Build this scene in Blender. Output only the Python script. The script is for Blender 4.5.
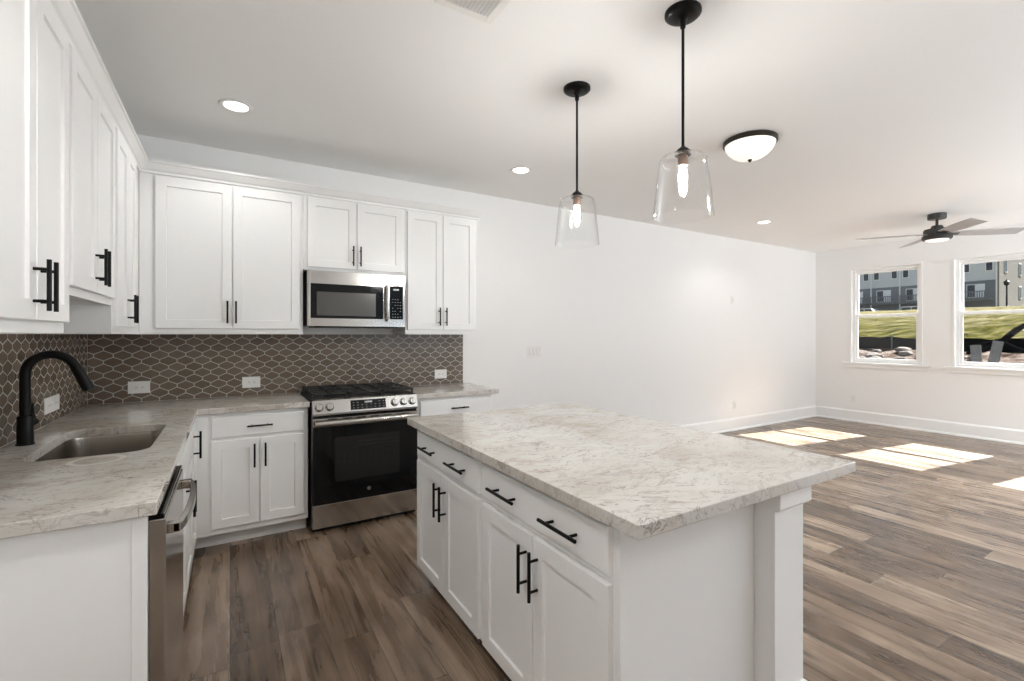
import bpy, bmesh, math, random
from mathutils import Vector, Matrix
from math import pi, cos, sin, radians
random.seed(7)
for o in list(bpy.data.objects):
    bpy.data.objects.remove(o)
scene = bpy.context.scene
col = scene.collection

# ------------------------------------------------------------------ camera
F_PX, YAW, HOR, CAM_H = 467.0, 0.543, 335.0, 1.38
cam_d = bpy.data.cameras.new('camera')
cam = bpy.data.objects.new('camera', cam_d)
col.objects.link(cam)
cam.location = (0, 0, CAM_H)
cam.rotation_euler = (pi / 2, 0, -YAW)
cam_d.sensor_fit = 'HORIZONTAL'
cam_d.sensor_width = 36.0
cam_d.lens = F_PX / 1024 * 36.0
cam_d.shift_y = (HOR - 340.5) / 1024.0
cam_d.clip_start = 0.05
cam_d.clip_end = 400
scene.camera = cam

# ------------------------------------------------------------------ world, sun, added fill lights, exposure
vs = scene.view_settings
vs.view_transform = 'Standard'
vs.look = 'None'
vs.gamma = 1.0
vs.use_curve_mapping = False
vs.exposure = 0.42
scene.cycles.max_bounces = 14
scene.cycles.diffuse_bounces = 8
scene.cycles.transparent_max_bounces = 16
scene.cycles.use_denoising = True
scene.cycles.sample_clamp_indirect = 6.0
scene.cycles.caustics_reflective = False
scene.cycles.caustics_refractive = False

world = bpy.data.worlds.new('sky')
scene.world = world
world.use_nodes = True
bg = world.node_tree.nodes['Background']
bg.inputs[0].default_value = (0.72, 0.84, 1.0, 1)
bg.inputs[1].default_value = 0.55

def light(name, kind, loc, energy, color=(1, 1, 1), **kw):
    d = bpy.data.lights.new(name, kind)
    d.energy = energy
    d.color = color
    for k, v in kw.items():
        setattr(d, k, v)
    o = bpy.data.objects.new(name, d)
    col.objects.link(o)
    o.location = loc
    return o

sun = light('sun', 'SUN', (20, -3, 15), 36.0, (1.0, 0.995, 0.985), angle=0.009)
sun.rotation_euler = Vector((-1.12, 0.16, -1.0)).to_track_quat('-Z', 'Y').to_euler()

# fill lights added in the unseen openings of wall_front, to brighten the room
def fill_light(name, x, z, w, h, energy):
    o = light(name, 'AREA', (x, -2.46, z), energy, (0.84, 0.93, 1.0), shape='RECTANGLE', size=w, size_y=h)
    o.rotation_euler = (pi / 2 + radians(84), 0, 0)     # aimed almost straight up, to lift the ceiling
    return o
fill_light('fill_centre', 3.6, 1.3, 2.0, 2.2, 50)
fill_light('fill_living', 6.7, 1.3, 2.6, 2.2, 245)

# ------------------------------------------------------------------ materials
MATS = {}
def new_mat(name):
    m = bpy.data.materials.new(name)
    m.use_nodes = True
    MATS[name] = m
    return m, m.node_tree, m.node_tree.nodes['Principled BSDF']

def pmat(name, colr, rough=0.5, metal=0.0, spec=0.5, bump=0.0, bscale=60, emit=None, estr=0.0, coat=0.0, vary=0.04):
    m, nt, b = new_mat(name)
    b.inputs['Roughness'].default_value = rough
    b.inputs['Metallic'].default_value = metal
    b.inputs['Specular IOR Level'].default_value = spec
    b.inputs['Coat Weight'].default_value = coat
    tc = nt.nodes.new('ShaderNodeTexCoord')
    nz = nt.nodes.new('ShaderNodeTexNoise')
    nz.inputs['Scale'].default_value = bscale
    nz.inputs['Detail'].default_value = 3
    nt.links.new(tc.outputs['Object'], nz.inputs['Vector'])
    mx = nt.nodes.new('ShaderNodeMix')
    mx.data_type = 'RGBA'
    nt.links.new(nz.outputs['Fac'], mx.inputs[0])
    mx.inputs[6].default_value = (*[c * (1 - vary) for c in colr], 1)
    mx.inputs[7].default_value = (*[min(1, c * (1 + vary)) for c in colr], 1)
    nt.links.new(mx.outputs[2], b.inputs['Base Color'])
    if bump:
        bp = nt.nodes.new('ShaderNodeBump')
        bp.inputs['Strength'].default_value = bump
        bp.inputs['Distance'].default_value = 0.002
        nt.links.new(nz.outputs['Fac'], bp.inputs['Height'])
        nt.links.new(bp.outputs['Normal'], b.inputs['Normal'])
    if emit:
        b.inputs['Emission Color'].default_value = (*emit, 1)
        b.inputs['Emission Strength'].default_value = estr
    return m

WALL = pmat('wall_paint', (0.86, 0.86, 0.855), 0.7, spec=0.3, bump=0.08, bscale=160, vary=0.01)
CEIL = pmat('ceiling_paint', (0.87, 0.87, 0.865), 0.85, spec=0.2, bump=0.1, bscale=140, vary=0.01)
TRIM = pmat('trim_paint', (0.87, 0.87, 0.865), 0.35, vary=0.008)
CAB = pmat('cabinet_paint', (0.845, 0.845, 0.84), 0.34, vary=0.008)
CABIN = pmat('cabinet_shadow_gap', (0.62, 0.61, 0.6), 0.5, vary=0.02)
BLACK = pmat('matte_black_metal', (0.004, 0.004, 0.004), 0.36, spec=0.18, vary=0.05)
BRONZE = pmat('dark_bronze', (0.035, 0.028, 0.022), 0.4, metal=0.6, vary=0.08)
GLOSSBLK = pmat('black_glass', (0.004, 0.004, 0.0045), 0.06, spec=0.25)
OVENWIN = pmat('oven_window_glass', (0.013, 0.0125, 0.012), 0.08, spec=0.3)
MWWIN = pmat('microwave_window', (0.075, 0.072, 0.066), 0.18, spec=0.5)
IRON = pmat('cast_iron', (0.012, 0.012, 0.012), 0.55, bump=0.3, bscale=300)
WHITEPL = pmat('white_plastic', (0.82, 0.81, 0.79), 0.35, vary=0.01)
SLOT = pmat('outlet_slot', (0.10, 0.095, 0.09), 0.6)
KEYMARK = pmat('dim_key_print', (0.22, 0.22, 0.22), 0.5)
KEYS = pmat('printed_key_marks', (0.55, 0.55, 0.55), 0.5)
GROUT = pmat('pale_grout', (0.50, 0.475, 0.43), 0.8, bump=0.3, bscale=300)
T1 = pmat('taupe_tile', (0.140, 0.106, 0.078), 0.22, spec=0.45, bump=0.12, bscale=25, vary=0.12)
T2 = pmat('taupe_tile_dark', (0.120, 0.090, 0.066), 0.22, spec=0.45, bump=0.12, bscale=25, vary=0.12)
T3 = pmat('taupe_tile_light', (0.160, 0.122, 0.092), 0.22, spec=0.45, bump=0.12, bscale=25, vary=0.12)
FANBL = pmat('grey_fan_blade', (0.42, 0.41, 0.41), 0.45, bscale=12, vary=0.1)
FANDK = pmat('fan_dark_metal', (0.03, 0.03, 0.028), 0.45, vary=0.06)
ALAB = pmat('alabaster_glass', (0.9, 0.87, 0.82), 0.3, emit=(1.0, 0.93, 0.83), estr=0.45, bscale=7, vary=0.06)
LED = pmat('lit_diffuser', (0.95, 0.95, 0.92), 0.4, emit=(1.0, 0.95, 0.86), estr=5.0)
FANLED = pmat('fan_light_lens', (0.9, 0.9, 0.88), 0.4, emit=(1.0, 0.95, 0.88), estr=0.5)
BULB = pmat('lit_bulb', (1, 0.95, 0.85), 0.2, emit=(1.0, 0.97, 0.925), estr=500.0)
SOCKET = pmat('copper_socket', (0.16, 0.10, 0.075), 0.4, metal=0.5)
VENTG = pmat('vent_louvre_grey', (0.82, 0.82, 0.81), 0.5)

def steel(name, base, rough, scale):
    m, nt, b = new_mat(name)
    b.inputs['Metallic'].default_value = 1.0
    tc = nt.nodes.new('ShaderNodeTexCoord')
    mp = nt.nodes.new('ShaderNodeMapping')
    mp.inputs['Scale'].default_value = scale
    nz = nt.nodes.new('ShaderNodeTexNoise')
    nz.inputs['Scale'].default_value = 8
    nz.inputs['Detail'].default_value = 4
    nt.links.new(tc.outputs['Object'], mp.inputs[0])
    nt.links.new(mp.outputs[0], nz.inputs['Vector'])
    mr = nt.nodes.new('ShaderNodeMapRange')
    mr.inputs['To Min'].default_value = rough * 0.95
    mr.inputs['To Max'].default_value = rough * 1.05
    nt.links.new(nz.outputs['Fac'], mr.inputs[0])
    nt.links.new(mr.outputs[0], b.inputs['Roughness'])
    b.inputs['Base Color'].default_value = (*base, 1)
    return m
STEEL = steel('brushed_stainless', (0.50, 0.48, 0.455), 0.16, (1, 1, 40))
SINKST = steel('sink_stainless', (0.36, 0.325, 0.285), 0.24, (30, 1, 1))
DWST = steel('dishwasher_stainless', (0.46, 0.44, 0.41), 0.16, (1, 1, 40))

def glass_mat(name, tint, refl):
    m = bpy.data.materials.new(name)
    m.use_nodes = True
    nt = m.node_tree
    nt.nodes.remove(nt.nodes['Principled BSDF'])
    out = nt.nodes['Material Output']
    tr = nt.nodes.new('ShaderNodeBsdfTransparent')
    tr.inputs[0].default_value = (*tint, 1)
    gl = nt.nodes.new('ShaderNodeBsdfGlossy')
    gl.inputs['Roughness'].default_value = 0.03
    fr = nt.nodes.new('ShaderNodeLayerWeight')
    fr.inputs[0].default_value = 0.5
    pw = nt.nodes.new('ShaderNodeMath')
    pw.operation = 'POWER'
    pw.inputs[1].default_value = 4.0
    nt.links.new(fr.outputs['Facing'], pw.inputs[0])
    mt = nt.nodes.new('ShaderNodeMath')
    mt.operation = 'MULTIPLY_ADD'
    mt.inputs[1].default_value = refl
    mt.inputs[2].default_value = 0.03
    nt.links.new(pw.outputs[0], mt.inputs[0])
    mx = nt.nodes.new('ShaderNodeMixShader')
    nt.links.new(mt.outputs[0], mx.inputs[0])
    nt.links.new(tr.outputs[0], mx.inputs[1])
    nt.links.new(gl.outputs[0], mx.inputs[2])
    nt.links.new(mx.outputs[0], out.inputs[0])
    return m
PANE = glass_mat('window_pane_glass', (0.96, 0.98, 0.98), 0.7)
SHADEGL = glass_mat('clear_shade_glass', (0.992, 0.992, 0.99), 1.0)

class N:
    """small node-graph helper"""
    def __init__(s, nt):
        s.nt = nt
    def node(s, t, **kw):
        n = s.nt.nodes.new(t)
        for k, v in kw.items():
            setattr(n, k, v)
        return n
    def put(s, sock, v):
        if hasattr(v, 'is_linked') or isinstance(v, bpy.types.NodeSocket):
            s.nt.links.new(v, sock)
        else:
            sock.default_value = v
    def m(s, op, a, b=0.0, c=0.0):
        n = s.node('ShaderNodeMath', operation=op)
        s.put(n.inputs[0], a)
        s.put(n.inputs[1], b)
        if op in ('MULTIPLY_ADD', 'SMOOTH_MIN', 'COMPARE'):
            s.put(n.inputs[2], c)
        return n.outputs[0]
    def comb(s, x, y, z):
        n = s.node('ShaderNodeCombineXYZ')
        for i, v in enumerate((x, y, z)):
            s.put(n.inputs[i], v)
        return n.outputs[0]
    def noise(s, vec, scale, detail=4, rough=0.5, dist=0.0):
        n = s.node('ShaderNodeTexNoise')
        s.put(n.inputs['Vector'], vec)
        n.inputs['Scale'].default_value = scale
        n.inputs['Detail'].default_value = detail
        n.inputs['Roughness'].default_value = rough
        n.inputs['Distortion'].default_value = dist
        return n.outputs['Fac']
    def rng(s, v, a, b, c=0.0, d=1.0):
        n = s.node('ShaderNodeMapRange')
        s.put(n.inputs[0], v)
        for i, q in enumerate((a, b, c, d)):
            n.inputs[i + 1].default_value = q
        return n.outputs[0]
    def mix(s, f, a, b, mode='MIX'):
        n = s.node('ShaderNodeMix', data_type='RGBA', blend_type=mode)
        s.put(n.inputs[0], f)
        s.put(n.inputs[6], a if not isinstance(a, tuple) else (*a, 1))
        s.put(n.inputs[7], b if not isinstance(b, tuple) else (*b, 1))
        return n.outputs[2]
    def ramp(s, f, stops):
        n = s.node('ShaderNodeValToRGB')
        s.put(n.inputs[0], f)
        e = n.color_ramp.elements
        while len(e) < len(stops):
            e.new(0.5)
        for q, (p, c) in zip(e, stops):
            q.position = p
            q.color = (*c, 1)
        return n.outputs[0]
    def bump(s, h, strength, dist):
        n = s.node('ShaderNodeBump')
        n.inputs['Strength'].default_value = strength
        n.inputs['Distance'].default_value = dist
        s.put(n.inputs['Height'], h)
        return n.outputs[0]

def floor_mat():
    m, nt, b = new_mat('plank_floor')
    g = N(nt)
    tc = g.node('ShaderNodeTexCoord')
    sp = g.node('ShaderNodeSeparateXYZ')
    nt.links.new(tc.outputs['Object'], sp.inputs[0])
    x, y = sp.outputs[0], sp.outputs[1]
    PW, PL = 0.190, 1.22
    xs = g.m('DIVIDE', x, PW)
    row = g.m('FLOOR', xs)
    wn = g.node('ShaderNodeTexWhiteNoise', noise_dimensions='1D')
    nt.links.new(row, wn.inputs['W'])
    ys = g.m('ADD', g.m('DIVIDE', y, PL), g.m('MULTIPLY', wn.outputs[0], 7.0))
    pid = g.m('FLOOR', ys)
    w2 = g.node('ShaderNodeTexWhiteNoise', noise_dimensions='2D')
    nt.links.new(g.comb(row, pid, 0.0), w2.inputs['Vector'])
    rnd = w2.outputs[0]
    fx, fy = g.m('FRACT', xs), g.m('FRACT', ys)
    ex = g.m('MULTIPLY', g.m('MINIMUM', fx, g.m('SUBTRACT', 1.0, fx)), PW)
    ey = g.m('MULTIPLY', g.m('MINIMUM', fy, g.m('SUBTRACT', 1.0, fy)), PL)
    edge = g.m('MINIMUM', ex, ey)
    seam = g.rng(edge, 0.0008, 0.0026, 1.0, 0.0)
    off = g.m('MULTIPLY', rnd, 37.0)
    gv = g.comb(g.m('MULTIPLY', x, 15.0), g.m('ADD', g.m('MULTIPLY', y, 1.0), off), off)
    grain = g.noise(gv, 1.0, 6, 0.60, 0.5)
    fine = g.noise(g.comb(g.m('MULTIPLY', x, 70.0), g.m('ADD', g.m('MULTIPLY', y, 4.0), off), off), 1.0, 3, 0.6)
    cloud = g.noise(g.comb(g.m('MULTIPLY', x, 5.5), g.m('ADD', g.m('MULTIPLY', y, 1.3), off), 0.0), 1.0, 4, 0.55, 1.1)
    tone = g.m('ADD', g.m('MULTIPLY_ADD', rnd, 0.24, 0.12), g.m('MULTIPLY', grain, 0.52))
    tone = g.m('ADD', tone, g.m('MULTIPLY', g.m('SUBTRACT', cloud, 0.5), 0.62))
    tone = g.m('ADD', tone, g.m('MULTIPLY', g.m('SUBTRACT', fine, 0.5), 0.18))
    c = g.ramp(tone, [(0.24, (0.038, 0.022, 0.013)), (0.42, (0.122, 0.078, 0.048)),
                      (0.58, (0.255, 0.180, 0.124)), (0.78, (0.48, 0.37, 0.275))])
    # knots and dark mineral streaks
    vo = g.node('ShaderNodeTexVoronoi', feature='F1')
    vo.inputs['Scale'].default_value = 1.0
    nt.links.new(g.comb(g.m('MULTIPLY', x, 5.5), g.m('MULTIPLY', y, 1.9), 0.0), vo.inputs['Vector'])
    kn = g.m('MULTIPLY', g.rng(g.m('ADD', vo.outputs['Distance'], g.m('MULTIPLY', grain, 0.12)), 0.10, 0.20, 0.85, 0.0), g.rng(rnd, 0.35, 0.6, 0, 1))
    c = g.mix(kn, c, (0.030, 0.019, 0.013))
    st = g.rng(g.m('ABSOLUTE', g.m('SUBTRACT', grain, 0.47)), 0.0, 0.020, 0.42, 0.0)
    c = g.mix(st, c, (0.060, 0.038, 0.024))
    c = g.mix(g.m('MULTIPLY', seam, 0.85), c, (0.022, 0.016, 0.012))
    nt.links.new(c, b.inputs['Base Color'])
    nt.links.new(g.rng(grain, 0.2, 0.8, 0.22, 0.34), b.inputs['Roughness'])
    b.inputs['Specular IOR Level'].default_value = 0.85
    h = g.m('SUBTRACT', g.m('MULTIPLY', fine, 0.25), seam)
    nt.links.new(g.bump(h, 0.35, 0.0012), b.inputs['Normal'])
    return m

def quartz_mat():
    m, nt, b = new_mat('veined_quartz')
    g = N(nt)
    tc = g.node('ShaderNodeTexCoord')
    P = tc.outputs['Object']
    warp = g.node('ShaderNodeTexNoise')
    warp.inputs['Scale'].default_value = 2.2
    warp.inputs['Detail'].default_value = 5
    nt.links.new(P, warp.inputs['Vector'])
    va = g.node('ShaderNodeVectorMath', operation='MULTIPLY_ADD')
    nt.links.new(warp.outputs['Color'], va.inputs[0])
    va.inputs[1].default_value = (0.35, 0.35, 0.35)
    nt.links.new(P, va.inputs[2])
    W = va.outputs[0]
    cloud = g.noise(W, 2.6, 5, 0.55)
    c = g.ramp(cloud, [(0.28, (0.43, 0.385, 0.33)), (0.42, (0.53, 0.50, 0.455)), (0.60, (0.60, 0.58, 0.55))])
    def vein(scale, dist, wid, lo, hi, seed, amt):
        mp = g.node('ShaderNodeMapping')
        mp.inputs['Location'].default_value = (seed, seed * 1.7, seed * .3)
        mp.inputs['Scale'].default_value = (0.8, 1.9, 1)
        nt.links.new(W, mp.inputs[0])
        n = g.noise(mp.outputs[0], scale, 6, 0.55, dist)
        r = g.rng(g.m('ABSOLUTE', g.m('SUBTRACT', n, 0.5)), 0.0, wid, 1.0, 0.0)
        mask = g.rng(g.noise(mp.outputs[0], scale * 1.3, 2, 0.5), lo, hi, 0.0, 1.0)
        return g.m('MULTIPLY', g.m('MULTIPLY', r, mask), amt)
    c = g.mix(vein(5.0, 1.2, 0.034, 0.44, 0.60, 3.1, 0.62), c, (0.36, 0.30, 0.245))
    c = g.mix(vein(7.5, 1.6, 0.017, 0.47, 0.57, 8.4, 0.85), c, (0.17, 0.145, 0.125))
    c = g.mix(vein(3.2, 1.0, 0.016, 0.43, 0.56, 21.7, 0.5), c, (0.20, 0.155, 0.12))
    c = g.mix(vein(4.6, 1.3, 0.012, 0.45, 0.57, 33.3, 0.5), c, (0.15, 0.125, 0.105))
    c = g.mix(vein(14.0, 2.0, 0.022, 0.50, 0.60, 15.2, 0.7), c, (0.27, 0.24, 0.21))
    # dried water ring by the sink
    sp = g.node('ShaderNodeSeparateXYZ')
    nt.links.new(P, sp.inputs[0])
    dx = g.m('DIVIDE', g.m('ADD', sp.outputs[0], 0.425), 0.088)
    dy = g.m('DIVIDE', g.m('SUBTRACT', sp.outputs[1], 2.29), 0.080)
    rr = g.m('SQRT', g.m('ADD', g.m('MULTIPLY', dx, dx), g.m('MULTIPLY', dy, dy)))
    ring = g.m('MULTIPLY', g.rng(g.m('ABSOLUTE', g.m('SUBTRACT', rr, 0.86)), 0.08, 0.14, 1.0, 0.0), 0.55)
    c = g.mix(ring, c, (0.82, 0.80, 0.76))
    nt.links.new(c, b.inputs['Base Color'])
    b.inputs['Roughness'].default_value = 0.06
    b.inputs['Specular IOR Level'].default_value = 0.5
    return m

def ground_mat():
    m, nt, b = new_mat('dirt_and_grass')
    g = N(nt)
    tc = g.node('ShaderNodeTexCoord')
    P = tc.outputs['Object']
    sp = g.node('ShaderNodeSeparateXYZ')
    nt.links.new(P, sp.inputs[0])
    n1 = g.noise(P, 1.6, 8, 0.7)
    n2 = g.noise(P, 0.35, 5, 0.6)
    n3 = g.noise(g.comb(g.m('MULTIPLY', sp.outputs[0], 0.22), g.m('MULTIPLY', sp.outputs[1], 1.6), 0.0), 1.5, 8, 0.75)
    dirt = g.ramp(n1, [(0.36, (0.025, 0.018, 0.014)), (0.47, (0.095, 0.068, 0.055)), (0.60, (0.20, 0.160, 0.140))])
    grass = g.ramp(n3, [(0.38, (0.006, 0.008, 0.002)), (0.49, (0.042, 0.039, 0.010)), (0.60, (0.105, 0.092, 0.032))])
    dry = g.ramp(n3, [(0.36, (0.055, 0.045, 0.018)), (0.60, (0.17, 0.148, 0.085))])
    grass = g.mix(g.rng(n2, 0.48, 0.62), grass, dry)
    far = g.rng(g.m('ADD', sp.outputs[0], g.m('MULTIPLY', n2, 14.0)), 48, 58)
    grass = g.mix(far, grass, dry)
    f = g.rng(g.m('ADD', sp.outputs[0], g.m('MULTIPLY', g.m('SUBTRACT', n1, 0.5), 1.5)), 22.2, 22.8)
    nt.links.new(g.mix(f, dirt, grass), b.inputs['Base Color'])
    b.inputs['Roughness'].default_value = 0.95
    b.inputs['Specular IOR Level'].default_value = 0.0
    nt.links.new(g.bump(n3, 1.0, 0.5), b.inputs['Normal'])
    return m
FLOOR, QUARTZ, GROUND = floor_mat(), quartz_mat(), ground_mat()
SIDING = pmat('grey_siding', (0.56, 0.58, 0.62), 0.8, bscale=3, vary=0.05)
SIDING2 = pmat('light_brick_side', (0.23, 0.215, 0.20), 0.85, spec=0.0, bscale=4, vary=0.25)
DKSIDE = pmat('dark_lower_siding', (0.15, 0.165, 0.185), 0.8, bscale=2)
EXTW = pmat('exterior_white', (0.75, 0.76, 0.78), 0.6)
EXTGL = pmat('exterior_window_dark', (0.03, 0.04, 0.055), 0.15)
ROOFM = pmat('shingle_roof', (0.10, 0.105, 0.12), 0.9, bscale=5, vary=0.2)
SILT = pmat('silt_fabric', (0.006, 0.0065, 0.007), 0.9, spec=0.0, bscale=8, vary=0.3)
GREYWD = pmat('weathered_board', (0.10, 0.10, 0.10), 0.9, spec=0.0, bscale=15, vary=0.2)
ROCKM = pmat('pale_rubble', (0.15, 0.13, 0.118), 0.95, spec=0.0, bscale=6, vary=0.25)
CARW = pmat('white_car_paint', (0.35, 0.35, 0.35), 0.25)

# ------------------------------------------------------------------ mesh helpers
def finish(bm, name, mat, parent=None, loc=(0, 0, 0), rotz=0.0, smooth=False, bevel=0.0, segs=2):
    bmesh.ops.recalc_face_normals(bm, faces=bm.faces)
    me = bpy.data.meshes.new(name)
    bm.to_mesh(me)
    bm.free()
    mats = mat if isinstance(mat, (list, tuple)) else [mat]
    for mm in mats:
        me.materials.append(mm)
    o = bpy.data.objects.new(name, me)
    col.objects.link(o)
    o.location = loc
    o.rotation_euler = (0, 0, rotz)
    if parent is not None:
        o.parent = parent
    if bevel:
        md = o.modifiers.new('bevel', 'BEVEL')
        md.width = bevel
        md.segments = segs
        md.limit_method = 'ANGLE'
        md.angle_limit = radians(40)
    if smooth:
        for p in me.polygons:
            p.use_smooth = True
        try:
            me.set_sharp_from_angle(angle=radians(38))
        except Exception:
            pass
    return o

def abox(bm, x0, x1, y0, y1, z0, z1, mi=0):
    v = [bm.verts.new((x, y, z)) for z in (z0, z1) for y in (y0, y1) for x in (x0, x1)]
    fs = [(0, 2, 3, 1), (4, 5, 7, 6), (0, 1, 5, 4), (2, 6, 7, 3), (0, 4, 6, 2), (1, 3, 7, 5)]
    out = []
    for f in fs:
        q = bm.faces.new([v[i] for i in f])
        q.material_index = mi
        out.append(q)
    return out

def box_obj(name, mat, b, parent=None, bevel=0.0, **kw):
    bm = bmesh.new()
    abox(bm, *b)
    return finish(bm, name, mat, parent, bevel=bevel, **kw)

def boxes_obj(name, mat, bl, parent=None, bevel=0.0, **kw):
    bm = bmesh.new()
    for b in bl:
        abox(bm, *b)
    return finish(bm, name, mat, parent, bevel=bevel, **kw)

def tube(bm, pts, radii, n=16, mi=0, cap=True):
    pts = [Vector(p) for p in pts]
    if not isinstance(radii, (list, tuple)):
        radii = [radii] * len(pts)
    rings = []
    t0 = (pts[1] - pts[0]).normalized()
    up = Vector((0, 0, 1)) if abs(t0.z) < 0.9 else Vector((1, 0, 0))
    a = t0.cross(up).normalized()
    for i, p in enumerate(pts):
        t = (pts[min(i + 1, len(pts) - 1)] - pts[max(i - 1, 0)]).normalized()
        a = (a - t * a.dot(t)).normalized()
        b = t.cross(a)
        rings.append([bm.verts.new(p + (a * cos(2 * pi * k / n) + b * sin(2 * pi * k / n)) * radii[i]) for k in range(n)])
    for r, s in zip(rings, rings[1:]):
        for k in range(n):
            f = bm.faces.new((r[k], r[(k + 1) % n], s[(k + 1) % n], s[k]))
            f.material_index = mi
    if cap:
        for r in (rings[0], rings[-1]):
            bm.faces.new(r).material_index = mi

def lathe(bm, prof, n=40, axis='z', closed=False, mi=0, off=(0, 0, 0)):
    rings = []
    for r, z in prof:
        ring = []
        for k in range(n):
            a = 2 * pi * k / n
            p = (r * cos(a), r * sin(a), z)
            if axis == 'y':
                p = (p[0], -p[2], p[1])
            ring.append(bm.verts.new(Vector(p) + Vector(off)))
        rings.append(ring)
    pairs = list(zip(rings, rings[1:]))
    if closed:
        pairs.append((rings[-1], rings[0]))
    for r, s in pairs:
        for k in range(n):
            f = bm.faces.new((r[k], r[(k + 1) % n], s[(k + 1) % n], s[k]))
            f.material_index = mi
    if not closed:
        for r in (rings[0], rings[-1]):
            bm.faces.new(r).material_index = mi

def lathe_obj(name, mat, prof, parent=None, n=40, **kw):
    bm = bmesh.new()
    lathe(bm, prof, n, axis=kw.pop('axis', 'z'), closed=kw.pop('closed', False))
    return finish(bm, name, mat, parent, smooth=True, **kw)

def tube_obj(name, mat, pts, radii, parent=None, n=16, **kw):
    bm = bmesh.new()
    tube(bm, pts, radii, n)
    return finish(bm, name, mat, parent, smooth=True, **kw)

def rrect(x0, x1, y0, y1, r, n=8):
    out = []
    for cx, cy, a0 in ((x1 - r, y1 - r, 0), (x0 + r, y1 - r, 90), (x0 + r, y0 + r, 180), (x1 - r, y0 + r, 270)):
        for k in range(n + 1):
            a = radians(a0 + 90 * k / n)
            out.append((cx + r * cos(a), cy + r * sin(a)))
    return out

def slab(bm, outer, z0, z1, holes=()):
    """horizontal slab with an outline and optional holes"""
    edges = []
    for loop in [outer] + list(holes):
        v = [bm.verts.new((x, y, z0)) for x, y in loop]
        edges += [bm.edges.new((v[i], v[(i + 1) % len(v)])) for i in range(len(v))]
    r = bmesh.ops.triangle_fill(bm, use_beauty=True, use_dissolve=False, edges=edges)
    fs = [g for g in r['geom'] if isinstance(g, bmesh.types.BMFace)]
    e = bmesh.ops.extrude_face_region(bm, geom=fs)
    for g in e['geom']:
        if isinstance(g, bmesh.types.BMVert):
            g.co.z = z1

# ------------------------------------------------------------------ tagging
def thing(name, label, cat, loc=(0, 0, 0), rotz=0.0, group=None):
    o = bpy.data.objects.new(name, None)
    o.empty_display_size = 0.1
    col.objects.link(o)
    o.location = loc
    o.rotation_euler = (0, 0, rotz)
    return tag(o, label, cat, group)

def tag(o, label, cat, group=None):
    o['label'] = label
    o['category'] = cat
    if group:
        o['group'] = group
    return o

def struct(o):
    o['kind'] = 'structure'
    return o

def copy_tree(o, parent=None):
    c = o.copy()
    col.objects.link(c)
    if parent is not None:
        c.parent = parent
    for ch in list(o.children):
        copy_tree(ch, c)
    return c

# ------------------------------------------------------------------ room shell
XL, XR, YB, YF, ZC = -0.823, 8.54, 4.137, -2.45, 2.78
struct(box_obj('floor', FLOOR, (XL - 0.15, XR + 0.16, YF - 0.16, YB + 0.15, -0.12, 0.0)))
struct(box_obj('ceiling', CEIL, (XL - 0.15, XR + 0.16, YF - 0.16, YB + 0.15, ZC, ZC + 0.2)))
struct(box_obj('wall_left', WALL, (XL - 0.15, XL, YF - 0.16, YB + 0.15, 0, ZC)))
struct(box_obj('wall_back', WALL, (XL, XR, YB, YB + 0.15, 0, ZC)))

WIN = [(2.725, 3.605), (1.475, 2.355), (0.215, 1.095)]
WZ0, WZ1 = 0.945, 2.415
bl = []
edges = [YB + 0.15] + [v for a, b in WIN for v in (b, a)] + [YF - 0.16]
for i in range(0, len(edges), 2):
    bl.append((XR, XR + 0.16, edges[i + 1], edges[i], 0, ZC))
for a, b in WIN:
    bl.append((XR, XR + 0.16, a, b, 0, WZ0))
    bl.append((XR, XR + 0.16, a, b, WZ1, ZC))
struct(boxes_obj('wall_right', WALL, bl))
# wall behind the camera, with two unseen openings added to admit light
OPEN = [(2.6, 4.6), (5.4, 8.0)]
bl = []
xs = [XL - 0.15] + [v for o in OPEN for v in o] + [XR + 0.16]
for i in range(0, len(xs), 2):
    bl.append((xs[i], xs[i + 1], YF - 0.16, YF, 0, ZC))
for a, b in OPEN:
    bl.append((a, b, YF - 0.16, YF, 2.42, ZC))
    bl.append((a, b, YF - 0.16, YF, 0, 0.18))
struct(boxes_obj('wall_front', WALL, bl))

def baseboard(name, path, inward):
    """profile swept along a straight run: plain board with an eased top"""
    (x0, y0), (x1, y1) = path
    nx, ny = inward
    prof = [(0, 0), (0.030, 0), (0.030, 0.012), (0.024, 0.022), (0.016, 0.028), (0.016, 0.158), (0.013, 0.168), (0.007, 0.176), (0.004, 0.182), (0, 0.182)]
    bm = bmesh.new()
    r = [[bm.verts.new((x + nx * d, y + ny * d, z)) for d, z in prof] for x, y in ((x0, y0), (x1, y1))]
    k = len(prof)
    for i in range(k):
        bm.faces.new((r[0][i], r[0][(i + 1) % k], r[1][(i + 1) % k], r[1][i]))
    bm.faces.new(r[0])
    bm.faces.new(r[1])
    return struct(finish(bm, name, TRIM))
baseboard('baseboard_back', ((1.955, YB), (XR, YB)), (0, -1))
baseboard('baseboard_right', ((XR, YF), (XR, YB - 0.03)), (-1, 0))
baseboard('baseboard_left', ((XL, YF), (XL, 1.60)), (1, 0))

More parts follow.
